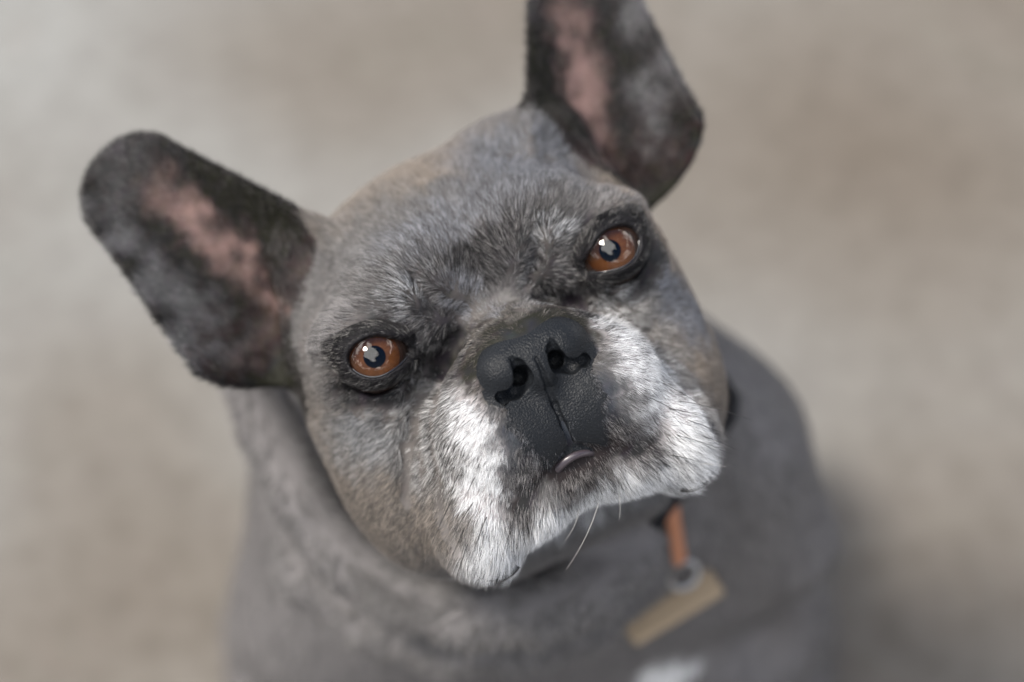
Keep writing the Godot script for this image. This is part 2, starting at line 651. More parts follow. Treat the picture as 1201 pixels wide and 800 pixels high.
	# the pale edge of short hairs behind the nose, then the nose roll
	for e in [[0, -4.5, 6, 0.9, 0], [9.5, -6.1, 6, 0.9, -20], [16.8, -10.7, 5, 0.9, -52], [20.2, -16, 5, 0.9, -80]]:
		both(e[0], e[1], e[2], e[3], e[4], 0.5, Vector3(0.09, 0.08, 0.072), Vector3(0.34, 0.31, 0.275), 0.6, 2.4, 11, Vector3(0.06, 0.055, 0.05))
	region(0, -17.5, 20.5, 12, 0, 0.12, Vector3(0.018, 0.0165, 0.0155), Vector3(0.13, 0.115, 0.1), 0.3, 3.8, 11, Vector3(0.018, 0.016, 0.0145))
	region(0, -20, 15.5, 9, 0, 0.2, K, K, 0.5, 1.2, 2, Vector3(0.02, 0.021, 0.024))


func coat(p: Vector3, n: Vector3, out: PackedFloat32Array, at: int) -> void:
	var base := PackedFloat32Array([0.105, 0.1, 0.098, 0.185, 0.176, 0.173, 0.5, 7.0, 7.0, 0.132, 0.125, 0.122])
	var wob := Vector3(noise.get_noise_3d(p.x * 2.4, p.y * 2.4, p.z * 2.4), noise.get_noise_3d(p.x * 2.4 + 90, p.y * 2.4, p.z * 2.4), 0) * 5.0
	var q := p + wob
	if p.z > -75.0:
		var back := 1.0 - smoothstep(-75.0, -45.0, -p.z - 110.0 + 0.0) if false else smoothstep(-75.0, -50.0, p.z)
		for r in regions:
			var x := q.x - r.u
			var y := q.y - r.v
			var qx := (r.ca * x + r.sa * y) / r.ru
			var qy := (r.ca * y - r.sa * x) / r.rv
			var d2 := qx * qx + qy * qy
			var hi := 1.0 + r.soft
			if d2 > hi * hi:
				continue
			var t := (1.0 - smoothstep(1.0 - r.soft, hi, sqrt(d2))) * back
			for k in W:
				base[k] = lerpf(base[k], r.set_[k], t)
	var chest := 1.0 - smoothstep(8.0, 16.0, p.distance_to(Vector3(20, -156, -190)) + wob.x)
	for k in 3:
		base[k] = lerpf(base[k], 0.6, chest)
		base[3 + k] = lerpf(base[3 + k], 0.85, chest)
		base[9 + k] = lerpf(base[9 + k], 0.6, chest)
	# the ears have colours of their own
	var l := ear_local(p)
	if l.y > -36.0 and absf(l.x) < 40.0 and absf(l.z) < 14.0 and p.z < -38.0 and absf(p.x) > 36.0:
		var en := 0 if p.x > 0.0 else 1
		var t := clampf(l.y / ear_len[en], 0.0, 1.0)
		var rad := lerpf(ear_size[en].x, ear_size[en].y, t)
		var e := 1.0 - sqrt(l.x * l.x + pow(l.y - t * ear_len[en], 2)) / rad      # 0 at the rim
		var front := n.dot(ears[en].z) > 0.0
		var m := noise.get_noise_3d(p.x * 1.1, p.y * 1.1, 40.0)
		var m2 := noise.get_noise_3d(p.x * 2.6, p.y * 2.6, 80.0)
		var rim := PackedFloat32Array([0.010, 0.0092, 0.009, 0.11, 0.10, 0.096, 0.2, 5.0, 8.0, 0.013, 0.012, 0.0115])
		if front:
			var side := l.x + m2 * 5.0               # towards the outer edge
			var tipg := smoothstep(0.75, 1.2, l.y / ear_len[en] + m * 0.25)
			var grey := clampf(smoothstep(6.0, 15.0, side) * smoothstep(-16.0, 0.0, l.y) * 0.8 + tipg * 0.35, 0.0, 1.0)
			var g := PackedFloat32Array([0.05, 0.05, 0.052, 0.25, 0.245, 0.25, 0.45, 5.0, 6.0, 0.07, 0.067, 0.07])
			var pink := smoothstep(0.12, 0.6, e + m * 0.3 + m2 * 0.2) * (1.0 - smoothstep(-3.0, 6.0, side)) * smoothstep(-17.0, -8.0, side - 9.0 * smoothstep(22.0, 0.0, l.y))
			pink = maxf(pink, smoothstep(0.05, 0.5, m2 + 0.2) * smoothstep(2.0, -14.0, l.y) * smoothstep(0.1, 0.3, e) * 0.4)
			pink *= smoothstep(-16.0, -7.0, l.y) * (1.0 - smoothstep(0.7, 1.15, l.y / ear_len[en] + m * 0.3)) * clampf(0.82 + m2 * 0.45 + m * 0.6, 0.0, 1.0)
			var pk := PackedFloat32Array([0.05, 0.035, 0.03, 0.36, 0.28, 0.26, 0.5, 4.0, 1.5, 0.165, 0.108, 0.097])
			var dark_pit := smoothstep(0.0, 0.35, -m2 + 0.15) * smoothstep(16.0, -6.0, l.y)
			for k in W:
				rim[k] = lerpf(rim[k], g[k], grey * clampf(0.6 + m * 1.4, 0.0, 1.0))
				rim[k] = lerpf(rim[k], pk[k], pink)
			for k in 3:
				rim[9 + k] = lerpf(rim[9 + k], [0.022, 0.014, 0.012][k], clampf(dark_pit * smoothstep(-16.0, -8.0, l.y), 0.0, 0.8))
		for k in W:
			base[k] = rim[k]
	for k in W:
		out[at + k] = base[k]


func ear_local(p: Vector3) -> Vector3:
	var n := 0 if p.x > 0.0 else 1
	return ears[n].transposed() * (p - ear_at[n])


var coat_mat: StandardMaterial3D
const NOSE := Vector3(0, -11, 26)


func flow(p: Vector3, n: Vector3, down: Vector3) -> Vector3:
	var f := p - NOSE
	if p.z < -38.0 and absf(p.x) > 40.0 and p.y > 5.0:
		var eb := ears[0 if p.x > 0.0 else 1]
		f = eb.y + eb.x * (ear_local(p).x * 0.03)
	elif p.z < -85.0 or p.y < -86.0:
		f = down + Vector3(0, -0.1, -0.6)
	f -= n * f.dot(n)
	return f.normalized()


# hairs over the triangles of a net: thin, tapering, bent ribbons
func grow(net: Net, params: PackedFloat32Array, scale_dens: float, width: float, segs: int, seed_: int, len_mul: float, eye_gap := 8.9, uneven := 0.45) -> Array:
	var down := HB.transposed() * Vector3(0, -1, 0)
	var total := net.tri.size() / 3
	var parts := 32
	var results := []
	results.resize(parts)
	var eye_at := [EYE, Vector3(-EYE.x, EYE.y, EYE.z)]
	var work := func(job: int) -> void:
		var r := RandomNumberGenerator.new()
		r.seed = seed_ + job
		var v := PackedVector3Array()
		var nn := PackedVector3Array()
		var col := PackedColorArray()
		var tri := PackedInt32Array()
		var carry := 0.0
		for t in range(total * job / parts, total * (job + 1) / parts):
			var i0 := net.tri[t * 3]
			var i1 := net.tri[t * 3 + 1]
			var i2 := net.tri[t * 3 + 2]
			var a := net.v[i0]
			var b := net.v[i1]
			var c := net.v[i2]
			var area := (b - a).cross(c - a).length() * 0.5
			carry += area * params[i0 * W + 8] * scale_dens
			if carry < 1.0:
				continue
			var n := (net.n[i0] + net.n[i1] + net.n[i2]).normalized()
			var f := flow((a + b + c) / 3.0, n, down)
			var side0 := f.cross(n)
			while carry >= 1.0:
				carry -= 1.0
				var w0 := r.randf()
				var w1 := r.randf()
				if w0 + w1 > 1.0:
					w0 = 1.0 - w0
					w1 = 1.0 - w1
				var p := a + (b - a) * w0 + (c - a) * w1
				var dl := (Vector3(absf(p.x), p.y, p.z) - EYE)
				var de := sqrt(dl.x * dl.x + dl.y * dl.y * 1.1)
				if p.z > -25.0 and de < eye_gap:
					continue
				var src := (i0 if w0 + w1 < 0.5 else (i1 if w0 > w1 else i2)) * W
				var tuft := fine.get_noise_3d(p.x, p.y, p.z)
				var patch := noise.get_noise_3d(p.x * 5.0, p.y * 5.0, p.z * 5.0)
				var length := params[src + 7] * len_mul * r.randf_range(0.65, 1.2)
				if eye_gap > 1.0 and p.z > -25.0 and de < 14.0:
					length *= 0.35 + 0.65 * maxf(de - 9.5, 0.0) / 4.5
				var light := r.randf() < params[src + 6] + patch * uneven
				var o := 3 if light else 0
				var tone := r.randf_range(0.75, 1.2) * (1.0 + 0.5 * uneven * tuft)
				var cr := params[src + o] * tone
				var cg := params[src + o + 1] * tone
				var cb := params[src + o + 2] * tone
				var ang := tuft * 0.4 + r.randfn(0.0, 0.15)
				var dir := f * cos(ang) + side0 * sin(ang)
				var lift := 0.19 + 0.12 * patch + r.randfn(0.0, 0.09)
				if length < 3.0:
					lift *= 0.7
				var d := (dir * cos(lift) + n * sin(lift)).normalized()
				var side := d.cross(n).normalized()
				var roll := r.randf_range(-0.9, 0.9)
				var up := side.cross(d)
				side = side * cos(roll) + up * sin(roll)
				up = side.cross(d)
				if up.dot(n) < 0.0:
					up = -up
					side = -side
				var wd := width * r.randf_range(0.7, 1.3) * (0.75 if light else 1.0)
				var at := v.size()
				var step := length / segs
				var root := p - n * 0.3
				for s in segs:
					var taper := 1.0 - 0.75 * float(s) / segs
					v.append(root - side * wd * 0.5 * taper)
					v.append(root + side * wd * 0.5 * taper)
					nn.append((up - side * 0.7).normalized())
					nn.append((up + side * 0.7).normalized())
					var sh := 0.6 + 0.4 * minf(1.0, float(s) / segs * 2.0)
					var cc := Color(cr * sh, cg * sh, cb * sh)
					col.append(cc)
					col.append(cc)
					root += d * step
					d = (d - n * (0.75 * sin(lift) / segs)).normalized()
				v.append(root)
				nn.append(up)
				col.append(Color(cr, cg, cb))
				for s in segs - 1:
					var k := at + s * 2
					tri.append_array(PackedInt32Array([k, k + 2, k + 1, k + 1, k + 2, k + 3]))
				var k2 := at + (segs - 1) * 2
				tri.append_array(PackedInt32Array([k2, k2 + 2, k2 + 1]))
		results[job] = [v, nn, col, tri]
	var id := WorkerThreadPool.add_group_task(work, parts)
	WorkerThreadPool.wait_for_group_task_completion(id)
	return results


func hair_mesh(results: Array) -> ArrayMesh:
	var m := ArrayMesh.new()
	for r in results:
		if r[0].size() == 0:
			continue
		var ar := []
		ar.resize(Mesh.ARRAY_MAX)
		ar[Mesh.ARRAY_VERTEX] = r[0]
		ar[Mesh.ARRAY_NORMAL] = r[1]
		ar[Mesh.ARRAY_COLOR] = r[2]
		ar[Mesh.ARRAY_INDEX] = r[3]
		m.add_surface_from_arrays(Mesh.PRIMITIVE_TRIANGLES, ar)
	return m


func paint(net: Net) -> PackedFloat32Array:
	var out := PackedFloat32Array()
	out.resize(net.v.size() * W)
	var chunk := 1024
	var chunks := (net.v.size() + chunk - 1) / chunk
	var res := []
	res.resize(chunks)
	var work := func(k: int) -> void:
		var n := mini(chunk, net.v.size() - k * chunk)
		var o := PackedFloat32Array()
		o.resize(n * W)
		for i in n:
			coat(net.v[k * chunk + i], net.n[k * chunk + i], o, i * W)
		res[k] = o
	var id := WorkerThreadPool.add_group_task(work, chunks)
	WorkerThreadPool.wait_for_group_task_completion(id)
	out.clear()
	for o: PackedFloat32Array in res:
		out.append_array(o)
	return out


func make_dog() -> void:
	build_coat()
	var dog := Node3D.new()
	dog.name = "dog"
	dog.position = Vector3(0.012, 0, -0.15)
	tag(dog, "grey French bulldog with white muzzle and brown eyes tilting its head up", "dog")
	add_child(dog)
	var headbox := AABB(Vector3(-112, -86, -100), Vector3(224, 200, 145))
	var head := surface_net(headbox.position, headbox.end, 2.0)
	var lo := Vector3(1e5, 1e5, 1e5)
	var hi := -lo
	for i in NP:
		if P[i * ST] == 1 and P[i * ST + 11] > 0:
			for e in 2:
				var c := Vector3(P[i * ST + 2 + e * 3], P[i * ST + 3 + e * 3], P[i * ST + 4 + e * 3])
				lo = lo.min(c - Vector3.ONE * (P[i * ST + 8 + e] + 8))
				hi = hi.max(c + Vector3.ONE * (P[i * ST + 8 + e] + 8))
	var body := surface_net(lo, hi, 8.0, AABB(headbox.position + Vector3(3, 3, 3), headbox.size - Vector3(6, 6, 6)))
	var frame := Transform3D(HB.scaled(Vector3.ONE * 0.001), HO - dog.position)
	var st := ArrayMesh.new()
	var hides := []
	for net: Net in [head, body]:
		var pr := paint(net)
		hides.append(pr)
		var cols := PackedColorArray()
		cols.resize(net.v.size())
		for i in net.v.size():
			cols[i] = Color(pr[i * W + 9], pr[i * W + 10], pr[i * W + 11])
		var ar := []
		ar.resize(Mesh.ARRAY_MAX)
		ar[Mesh.ARRAY_VERTEX] = net.v
		ar[Mesh.ARRAY_NORMAL] = net.n
		ar[Mesh.ARRAY_COLOR] = cols
		ar[Mesh.ARRAY_INDEX] = net.tri
		st.add_surface_from_arrays(Mesh.PRIMITIVE_TRIANGLES, ar)
	var skin := mat(Color(1, 1, 1), 0.6, 0.2)
	skin.vertex_color_use_as_albedo = true
	put("body", st, skin, dog, frame)
	coat_mat = mat(Color(1, 1, 1), 0.4, 0.28)
	var hm := coat_mat
	hm.vertex_color_use_as_albedo = true
	var hr := hair_mesh(grow(head, hides[0], 2.1, 0.12, 2, 100, 0.66, 8.9, 0.22))
	var f1 := put("fur", hr, hm, dog, frame)
	tag(f1, "", "", "", "stuff")
	var br := hair_mesh(grow(body, hides[1], 0.12, 0.5, 2, 500, 0.8, 8.9, 0.06))
	var f2 := put("body_fur", br, hm, dog, frame)
	tag(f2, "", "", "", "stuff")
	for s in [1.0, -1.0]:
		make_eye(dog, frame, s)
	make_nose(dog, frame)
	make_whiskers(dog, frame)


# ---------------------------------------------------------------- eyes
func lathe(profile: PackedVector2Array, segs: int) -> ArrayMesh:   # (radius, z) from rim to middle, turned about z
	var st := SurfaceTool.new()
	st.begin(Mesh.PRIMITIVE_TRIANGLES)
	var m := profile.size()
	for i in m:
		for j in segs + 1:
			var a := TAU * j / segs
			st.set_uv(Vector2(0.5 + 0.5 * cos(a) * profile[i].x / profile[0].x, 0.5 + 0.5 * sin(a) * profile[i].x / profile[0].x))
			st.add_vertex(Vector3(cos(a) * profile[i].x, sin(a) * profile[i].x, profile[i].y))
	for i in m - 1:
		for j in segs:
			var k := i * (segs + 1) + j
			var k2 := k + segs + 1
			for q in [k, k2, k + 1, k + 1, k2, k2 + 1]:
				st.add_index(q)
	st.generate_normals()
	return st.commit()


func arc(r: float, cz: float, a0: float, a1: float, n: int) -> PackedVector2Array:
	var o := PackedVector2Array()
	for i in n + 1:
		var a := lerpf(a0, a1, float(i) / n)
		o.append(Vector2(maxf(r * sin(a), 0.0), cz + r * cos(a)))
	return o


var iris_tex: ImageTexture


func iris_texture() -> ImageTexture:
	if iris_tex:
		return iris_tex
	var n := FastNoiseLite.new()
	n.seed = 4
	n.frequency = 0.9
	n.fractal_octaves = 3
	var s := 256
	var im := Image.create(s, s, false, Image.FORMAT_RGB8)
	for j in s:
		for i in s:
			var d := Vector2(i + 0.5 - s * 0.5, j + 0.5 - s * 0.5) / (s * 0.5)
			var r := d.length()
			var a := d.angle()
			var fib := n.get_noise_3d(cos(a) * 14.0, sin(a) * 14.0, r * 1.5)
			var c := Vector3(0.028, 0.0098, 0.004).lerp(Vector3(0.07, 0.027, 0.010), smoothstep(0.95, 0.45, r))
			c *= 1.0 + 0.55 * fib
			c = c.lerp(Vector3(0.02, 0.008, 0.005), smoothstep(0.84, 1.0, r))
			c = c.lerp(Vector3(0.03, 0.01, 0.004), smoothstep(0.42, 0.34, r) * 0.8)
			im.set_pixel(i, j, lin(c.x, c.y, c.z))
	iris_tex = ImageTexture.create_from_image(im)
	return iris_tex


func make_eye(dog: Node3D, frame: Transform3D, s: float) -> void:
	var c := Vector3(EYE.x * s, EYE.y, EYE.z)
	var cam_at: Vector3 = frame.affine_inverse() * (get_node("camera").position - dog.position)
	var look := (cam_at - c).normalized()
	var ux := Vector3.UP.cross(look).normalized()
	var eb := Transform3D(Basis(ux, look.cross(ux), look), c)
	var sclera := mat(lin(0.022, 0.014, 0.011), 0.15, 0.3)
	var eye := put("eye", lathe(arc(10.8, 0, PI, 0.755, 24), 48), sclera, dog, frame * eb)
	var im := StandardMaterial3D.new()
	im.albedo_texture = iris_texture()
	im.roughness = 0.8
	im.metallic_specular = 0.0
	put("iris", lathe(PackedVector2Array([Vector2(8.1, 7.3), Vector2(6.0, 7.25), Vector2(4.2, 7.3), Vector2(3.3, 7.6)]), 64), im, eye)
	put("pupil", lathe(PackedVector2Array([Vector2(3.5, 7.5), Vector2(1.5, 7.2), Vector2(0, 7.1)]), 32), mat(Color(0.004, 0.004, 0.005), 0.9, 0.0), eye)
	var cm := StandardMaterial3D.new()
	cm.transparency = BaseMaterial3D.TRANSPARENCY_ALPHA
	cm.albedo_color = Color(1, 1, 1, 0.0)
	cm.roughness = 0.0
	cm.metallic_specular = 0.7
	var cr := 9.0
	put("cornea", lathe(arc(cr, 3.4, 1.12, 0.0, 16), 64), cm, eye)
	# lids: a rolled rim that follows the almond of the opening
	var st := SurfaceTool.new()
	st.begin(Mesh.PRIMITIVE_TRIANGLES)
	var seg := 96
	var fs := [0.95, 0.985, 1.0, 1.03, 1.06, 1.11, 1.2, 1.33, 1.46]
	for j in seg + 1:
		var a := TAU * j / seg
		var ca := cos(a)
		var sa := sin(a)
		var med := maxf(-ca, 0.0)
		var rx := 8.2 if ca > 0.0 else 8.4
		var ry := (5.7 + 0.5 * ca) if sa > 0.0 else 6.4
		var r := 1.0 / sqrt(ca * ca / (rx * rx) + sa * sa / (ry * ry))
		r += 2.0 * pow(med, 14.0)
		var o := Vector2(ca, sa) * r + Vector2(0, -1.6 * pow(med, 3.0) + 0.7 * pow(maxf(ca, 0.0), 3.0))
		var z0 := sqrt(maxf(11.25 * 11.25 - o.length_squared(), 1.0))
		var upper := smoothstep(-0.1, 0.7, sa)
		var lower := smoothstep(-0.1, 0.7, -sa)
		var dz := [-1.0, -0.2, 0.2, 0.6 + 0.3 * upper, 0.7 + 0.6 * upper, 0.4 + 0.8 * upper, -0.3 + 0.4 * lower, -1.6 + 0.5 * lower, -4.0]
		for i in fs.size():
			var f: float = fs[i]
			if f > 1.0:
				f = 1.0 + (f - 1.0) * (1.0 + 1.1 * upper)
			var wr := 0.12 * sin(a * 23.0 + i) * clampf(f - 1.0, 0.0, 0.3)
			var z: float = z0 + dz[i] + wr
			st.set_color(Color(1, 1, 1))
			st.add_vertex(c + Vector3(o.x * f * s, o.y * f, z))
	for j in seg:
		for i in fs.size() - 1:
			var k := j * fs.size() + i
			var k2 := k + fs.size()
			for q in ([k, k2, k + 1, k + 1, k2, k2 + 1] if s < 0 else [k, k + 1, k2, k + 1, k2 + 1, k2]):
				st.add_index(q)
	st.generate_normals()
	var lids := st.commit()
	var lm := mat(lin(0.012, 0.011, 0.012), 0.45, 0.3)
	lm.heightmap_enabled = true
	lm.heightmap_texture = noise_texture(128, 0.09, 2, false, 31)
	lm.heightmap_scale = 0.04
	lm.uv1_triplanar = true
	lm.uv1_scale = Vector3.ONE * 0.06
	put("eyelid", lids, lm, dog, frame)
	# short dark hairs over the outer part of the lids
	var ar := lids.surface_get_arrays(0)
	var net := Net.new()
	net.v = ar[Mesh.ARRAY_VERTEX]
	net.n = ar[Mesh.ARRAY_NORMAL]
	net.tri = ar[Mesh.ARRAY_INDEX]
	var pr := PackedFloat32Array()
	for i in net.v.size():
		var f: float = fs[i % fs.size()]
		pr.append_array(PackedFloat32Array([0.018, 0.017, 0.018, 0.22, 0.21, 0.2, 0.05 + 0.2 * smoothstep(1.1, 1.35, f), 2.0 + 1.5 * smoothstep(1.05, 1.3, f), 14.0 * smoothstep(1.05, 1.15, f), 0, 0, 0]))
	var lf := put("eyelid_fur", hair_mesh(grow(net, pr, 1.0, 0.13, 3, 700, 1.0, 0.0)), coat_mat, dog, frame)
	tag(lf, "", "", "", "stuff")
	# the wet line along the lower lid
	var pts := PackedVector3Array()
	for j in range(seg / 2 + 3, seg - 2):
		pts.append(net.v[j * fs.size() + 1] + Vector3(0, 0.25, 0.15))
	put("tear_line", tube(pts, 0.26, 0.26, 8), mat(lin(0.02, 0.02, 0.022), 0.04, 0.7), dog, frame)


func tube(pts: PackedVector3Array, r0: float, r1: float, sides := 6, flat := 1.0) -> ArrayMesh:
	var st := SurfaceTool.new()
	st.begin(Mesh.PRIMITIVE_TRIANGLES)
	var n := pts.size()
	var up := Vector3(0.31, 0.2, 0.93)
	for i in n:
		var d := (pts[mini(i + 1, n - 1)] - pts[maxi(i - 1, 0)]).normalized()
		var a := d.cross(up).normalized()
		var b := a.cross(d)
		up = b
		var r := lerpf(r0, r1, float(i) / (n - 1))
		for j in sides:
			var w := TAU * j / sides
			st.add_vertex(pts[i] + a * cos(w) * r + b * sin(w) * r * flat)
	for i in n - 1:
		for j in sides:
			var k := i * sides + j
			var k1 := i * sides + (j + 1) % sides
			for q in [k, k + sides, k1, k1, k + sides, k1 + sides]:
				st.add_index(q)
	for e in 2:
		var base: int = 0 if e == 0 else (n - 1) * sides
		for j in range(1, sides - 1):
			for q in ([base, base + j, base + j + 1] if e == 0 else [base, base + j + 1, base + j]):
				st.add_index(q)
	st.generate_normals()
	return st.commit()


func bent(a: Vector3, d: Vector3, length: float, sag: Vector3, n := 9) -> PackedVector3Array:
	var o := PackedVector3Array()
	for i in n + 1:
		var t := float(i) / n
		o.append(a + d.normalized() * length * t + sag * t * t)
	return o


func make_whiskers(dog: Node3D, frame: Transform3D) -> void:
	var black := mat(lin(0.012, 0.011, 0.011), 0.4)
	var pale := mat(lin(0.42, 0.40, 0.38), 0.4)
	var r := RandomNumberGenerator.new()
	r.seed = 77
	for s in [-1.0, 1.0]:
		for w in [[33, -40, 12, 17, 0], [36, -47, 10, 23, 0], [31, -50, 13, 13, 0], [35, -55, 10, 14, 0], [30, -56, 13, 16, 0], [38, -60, 6, 12, 0], [27, -44, 18, 9, 0], [33, -66, 8, 9, 1], [24, -62, 12, 10, 0]]:
			var a := Vector3((w[0] + r.randf_range(-1.5, 1.5)) * s, w[1] + r.randf_range(-1.5, 1.5), w[2])
			for k in 12:
				a.z -= dist(a) * 0.8
			var d := Vector3(s * r.randf_range(0.6, 0.95), r.randf_range(-0.8, -0.4), r.randf_range(0.25, 0.5))
			put("whisker", tube(bent(a, d, w[3], Vector3(0, -1.5, -2.0) * w[3] / 12.0), 0.085 if w[4] else 0.13, 0.03, 4), pale if w[4] else black, dog, frame)
	for w in [[4, -63, 6, -0.75, 24], [-3, -63, 6, -0.5, 13], [9, -63, 6, -0.2, 13]]:
		var a := Vector3(w[0], w[1], w[2])
		put("whisker", tube(bent(a, Vector3(w[3], -1.0, 0.1), w[4], Vector3(w[3] * 6.0, 3.0, -1.0)), 0.09, 0.03, 4), pale, dog, frame)
	# the wet edge of the lower lip
	var lip := PackedVector3Array()
	for i in 15:
		var t := float(i) / 14 * 2.0 - 1.0
		lip.append(Vector3(-0.5 + 7.5 * t, -49.8 - 2.6 * t * t, 16.6 - 3.6 * t * t - 2.0 * pow(absf(t), 6.0)))
	var lm := mat(lin(0.045, 0.036, 0.042), 0.3)
	for s in [-1.0, 1.0]:
		var edge := PackedVector3Array()
		for i in 9:
			var t := float(i) / 8 * 2.0 - 1.0
			var u: float = 31.5 + 4.5 * t
			var v: float = -74.0 + 1.6 * t * t
			edge.append(Vector3(u * s, v, front(u * s, v) + 0.8))
		put("lip", tube(edge, 1.5, 1.1, 8, 0.8), mat(lin(0.012, 0.011, 0.012), 0.35), dog, frame)
	put("lower_lip", tube(lip, 1.4, 0.9, 10, 0.8), lm, dog, frame)


func make_nose(dog: Node3D, frame: Transform3D) -> void:
	var keep := P
	var kn := NP
	P = PackedFloat32Array()
	NP = 0
	all_ids = PackedInt32Array()
	ell(1, Vector3(0, -18.5, 15), Vector3(15.5, 8.8, 10.2), 0, false)
	ell(7, Vector3(10.0, -19.8, 16), Vector3(7, 6.2, 8.2), 16)
	ell(3, Vector3(0, -23, 16), Vector3(5.2, 9, 10.4), 0, false)
	ell(5, Vector3(15, -36, -4), Vector3(23.3, 25.3, 27.3), 8)
	ell(8, Vector3(0, -38, -3), Vector3(17.3, 15.3, 23.3), 0, false)
	all_ids = PackedInt32Array()
	var cuts := []
	# each row: from (u, v), depth below the surface, radius, to (u, v), depth, radius, mirrored
	for c in [[6.2, -17.2, 0.2, 0.8, 5.4, -19.6, 0.6, 1.7, 1], [5.4, -19.6, 0.6, 1.7, 5.2, -23.2, 1.0, 2.7, 1], [5.2, -23.2, 1.8, 2.8, 9.0, -25.4, 2.6, 2.7, 1], [9.0, -25.4, 2.6, 2.7, 12.4, -25.4, 1.6, 1.9, 1], [5.3, -22.3, 1.0, 2.6, 5.8, -22.5, 9.0, 2.6, 1],
			[0, -19.5, 0.2, 0.3, 0, -25, 0.3, 0.6, 0], [0, -25, 0.3, 0.6, 0, -29, 0.4, 0.8, 0], [0, -29, 0.4, 0.8, 0, -34, 0.4, 0.8, 0], [0, -34, 0.4, 0.8, 0, -40, 0.4, 0.8, 0], [0, -40, 0.4, 0.8, 0, -46.5, 0.4, 1.0, 0], [0, -46.5, 0.4, 1.0, 6, -50, 0.5, 1.1, 1], [6, -50, 0.5, 1.1, 11, -54, 0.5, 1.1, 1]]:
		cuts.append([Vector3(c[0], c[1], front(c[0], c[1]) - c[2]), c[3], Vector3(c[4], c[5], front(c[4], c[5]) - c[6]), c[7], c[8] == 1])
	for c in cuts:
		cap(0.9, c[0], c[1], c[2], c[3], c[4], -1)
	var net := fresh_net(Vector3(-18, -51, 0), Vector3(18, -8, 32), 0.6)
	P = keep
	NP = kn
	all_ids = PackedInt32Array()
	# keep the leather and the bare skin under it, down to the lip
	var kept := PackedInt32Array()
	for t in net.tri.size() / 3:
		var p := (net.v[net.tri[t * 3]] + net.v[net.tri[t * 3 + 1]] + net.v[net.tri[t * 3 + 2]]) / 3.0
		var wide := 17.5 - 5.0 * smoothstep(-36.0, -50.0, p.y)
		if pow(p.x / 17.0, 2) + pow((p.y + 19.0) / 10.5, 2) < 1.0 or (p.y < -22.0 and absf(p.x) < wide and p.y > -50.5 and p.z > 4.0):
			kept.append_array(net.tri.slice(t * 3, t * 3 + 3))
	net.tri = kept
	for i in net.v.size():      # the bare skin sinks under the hair at its border
		var p := net.v[i]
		var wide := 17.5 - 5.0 * smoothstep(-36.0, -50.0, p.y)
		var e := absf(p.x) / wide + 0.12 * fine.get_noise_3d(p.x, p.y, 0)
		net.v[i] = p - net.n[i] * 2.4 * smoothstep(0.62, 1.0, e) * smoothstep(-23.0, -28.0, p.y)
	var pr := PackedFloat32Array()
	for p in net.v:
		var few := 4.0 * smoothstep(-27.0, -30.0, p.y) + 9.0 * smoothstep(8.0, 16.0, absf(p.x)) * smoothstep(-27.0, -30.0, p.y) + 4.0 * smoothstep(-38.0, -48.0, p.y)
		pr.append_array(PackedFloat32Array([0.02, 0.02, 0.022, 0.14, 0.14, 0.15, 0.25 + 0.4 * smoothstep(9.0, 15.0, absf(p.x)), 1.8, few, 0, 0, 0]))
	var fur := put("muzzle_fur", hair_mesh(grow(net, pr, 1.0, 0.13, 3, 900, 1.0, 0.0)), coat_mat, dog, frame)
	tag(fur, "", "", "", "stuff")
	var m := ArrayMesh.new()
	var ar := []
	ar.resize(Mesh.ARRAY_MAX)
	ar[Mesh.ARRAY_VERTEX] = net.v
	ar[Mesh.ARRAY_NORMAL] = net.n
	ar[Mesh.ARRAY_INDEX] = net.tri
	m.add_surface_from_arrays(Mesh.PRIMITIVE_TRIANGLES, ar)
	var nm := mat(lin(0.010, 0.0112, 0.0132), 0.38, 0.27)
	nm.heightmap_enabled = true
	nm.heightmap_texture = noise_texture(256, 0.11, 2, false, 41)
	nm.heightmap_scale = 0.03
	nm.uv1_triplanar = true
	nm.uv1_scale = Vector3.ONE * 0.05
	put("nose", m, nm, dog, frame)


# ---------------------------------------------------------------- the collar and its tag
func ring_box(o: Vector3, size: Vector3, bevel: float) -> ArrayMesh:   # a block with chamfered edges
	var st := SurfaceTool.new()
	st.begin(Mesh.PRIMITIVE_TRIANGLES)
	var h := size * 0.5
	var layers := [[-h.z, bevel], [-h.z + bevel, 0.0], [h.z - bevel, 0.0], [h.z, bevel]]
	var rings := []
	for l in layers:
		var x: float = h.x - l[1]
		var y: float = h.y - l[1]
		var k := bevel * 1.5
		rings.append([Vector3(-x + k, -y, l[0]), Vector3(x - k, -y, l[0]), Vector3(x, -y + k, l[0]), Vector3(x, y - k, l[0]), Vector3(x - k, y, l[0]), Vector3(-x + k, y, l[0]), Vector3(-x, y - k, l[0]), Vector3(-x, -y + k, l[0])])
	st.set_smooth_group(-1)
	for i in 3:
		for j in 8:
			var a: Vector3 = rings[i][j] + o
			var b: Vector3 = rings[i][(j + 1) % 8] + o
			var c: Vector3 = rings[i + 1][j] + o
			var d: Vector3 = rings[i + 1][(j + 1) % 8] + o
			for q in [a, c, b, b, c, d]:
				st.add_vertex(q)
	for e in [0, 3]:
		for j in range(1, 7):
			for q in ([rings[e][0], rings[e][j], rings[e][j + 1]] if e == 0 else [rings[e][0], rings[e][j + 1], rings[e][j]]):
				st.add_vertex(q + o)
	st.generate_normals()
	return st.commit()


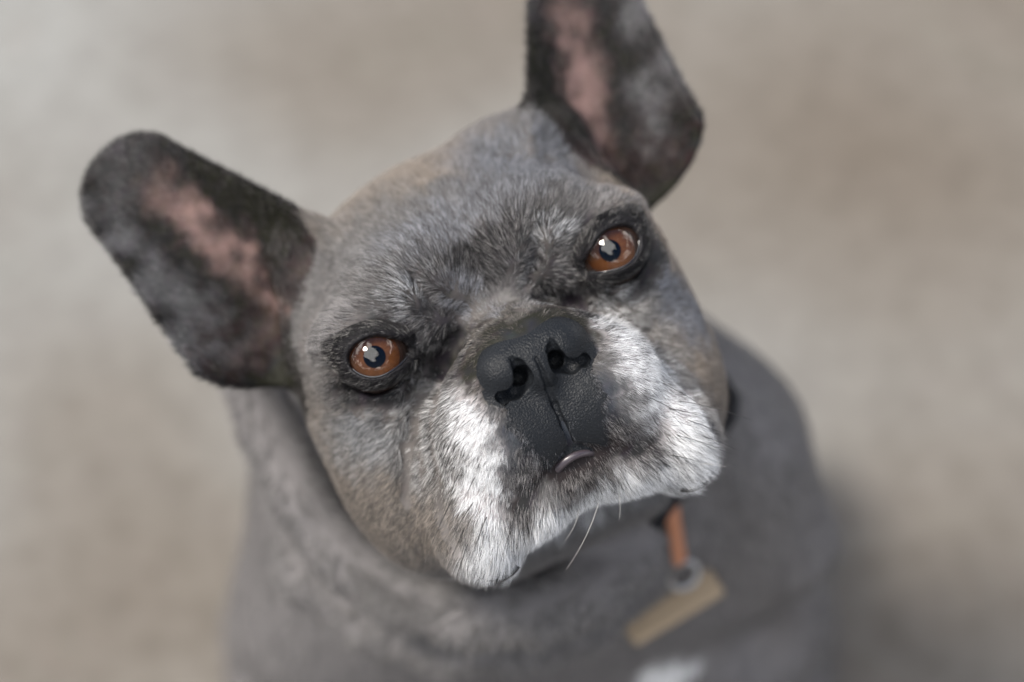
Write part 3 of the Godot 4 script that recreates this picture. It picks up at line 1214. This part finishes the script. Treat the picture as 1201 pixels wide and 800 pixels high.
func make_collar() -> void:
	var axis := Vector3(0.14, -0.24, -0.96).normalized()
	var centre := Vector3(7.5, -31, -126)
	var ex := Vector3.UP.cross(axis).normalized()
	var ey := axis.cross(ex).normalized()
	var collar := Node3D.new()
	collar.name = "dog_collar"
	collar.position = HO + HB * (centre * 0.001)
	tag(collar, "dark collar with an orange leather tab round the dog's neck", "collar")
	add_child(collar)
	var frame := Transform3D(HB.scaled(Vector3.ONE * 0.001), HO - collar.position)
	var st := SurfaceTool.new()
	st.begin(Mesh.PRIMITIVE_TRIANGLES)
	var seg := 72
	var rad := PackedFloat32Array()
	for j in seg:
		var w := TAU * j / seg
		var d := ex * cos(w) + ey * sin(w)
		var t := 40.0
		for k in 40:
			var e := dist(centre + d * t)
			if absf(e) < 0.3:
				break
			t -= e * 0.8
		rad.append(t)
	for pass_ in 3:
		var old := rad.duplicate()
		for j in seg:
			rad[j] = maxf(old[j], (old[(j + seg - 1) % seg] + old[(j + 1) % seg]) * 0.5)
	for j in seg + 1:
		var w := TAU * j / seg
		var d := ex * cos(w) + ey * sin(w)
		var r := rad[j % seg] + 2.2
		for q in [[-9.0, 0.0], [-8.2, 2.2], [0.0, 2.7], [8.2, 2.2], [9.0, 0.0]]:
			st.add_vertex(centre + d * (r + q[1]) + axis * q[0])
	for j in seg:
		for i in 4:
			var k := j * 5 + i
			for q in [k, k + 1, k + 5, k + 1, k + 6, k + 5]:
				st.add_index(q)
	st.generate_normals()
	var web := mat(lin(0.014, 0.014, 0.016), 0.75, 0.3)
	web.heightmap_enabled = true
	web.heightmap_texture = noise_texture(128, 0.3, 1, false, 51)
	web.heightmap_scale = 0.05
	web.uv1_triplanar = true
	web.uv1_scale = Vector3.ONE * 0.08
	put("strap", st.commit(), web, collar, frame)
	var tan_ := mat(lin(0.34, 0.14, 0.07), 0.5)
	var tab := bent(Vector3(39.5, -88, -105), Vector3(-0.12, -0.8, -0.62), 25, Vector3(0, 0, 2))
	put("leather_tab", tube(tab, 3.4, 3.2, 10, 0.4), tan_, collar, frame)
	var metal := mat(lin(0.45, 0.45, 0.46), 0.3)
	metal.metallic = 1.0
	var loop := PackedVector3Array()
	for i in 21:
		var w := TAU * i / 20
		loop.append(Vector3(38 + 5.5 * cos(w), -114 + 4.8 * sin(w), -132 + 3.0 * sin(w)))
	put("ring", tube(loop, 1.0, 1.0, 8), metal, collar, frame)
	var at := Vector3(31, -123, -143)
	var plate := Node3D.new()
	plate.name = "collar_tag"
	plate.position = HO + HB * (at * 0.001)
	tag(plate, "tan bar shaped tag hanging from the dark collar on the chest", "tag")
	add_child(plate)
	var pm := mat(lin(0.32, 0.24, 0.155), 0.5)
	var turn := Basis(Vector3(0, 0, 1), deg_to_rad(5.0)) * Basis(Vector3(1, 0, 0), deg_to_rad(-28.0))
	put("plate", ring_box(Vector3.ZERO, Vector3(38, 13.5, 3.6), 0.8), pm, plate, Transform3D(HB.scaled(Vector3.ONE * 0.001) * turn, Vector3.ZERO))
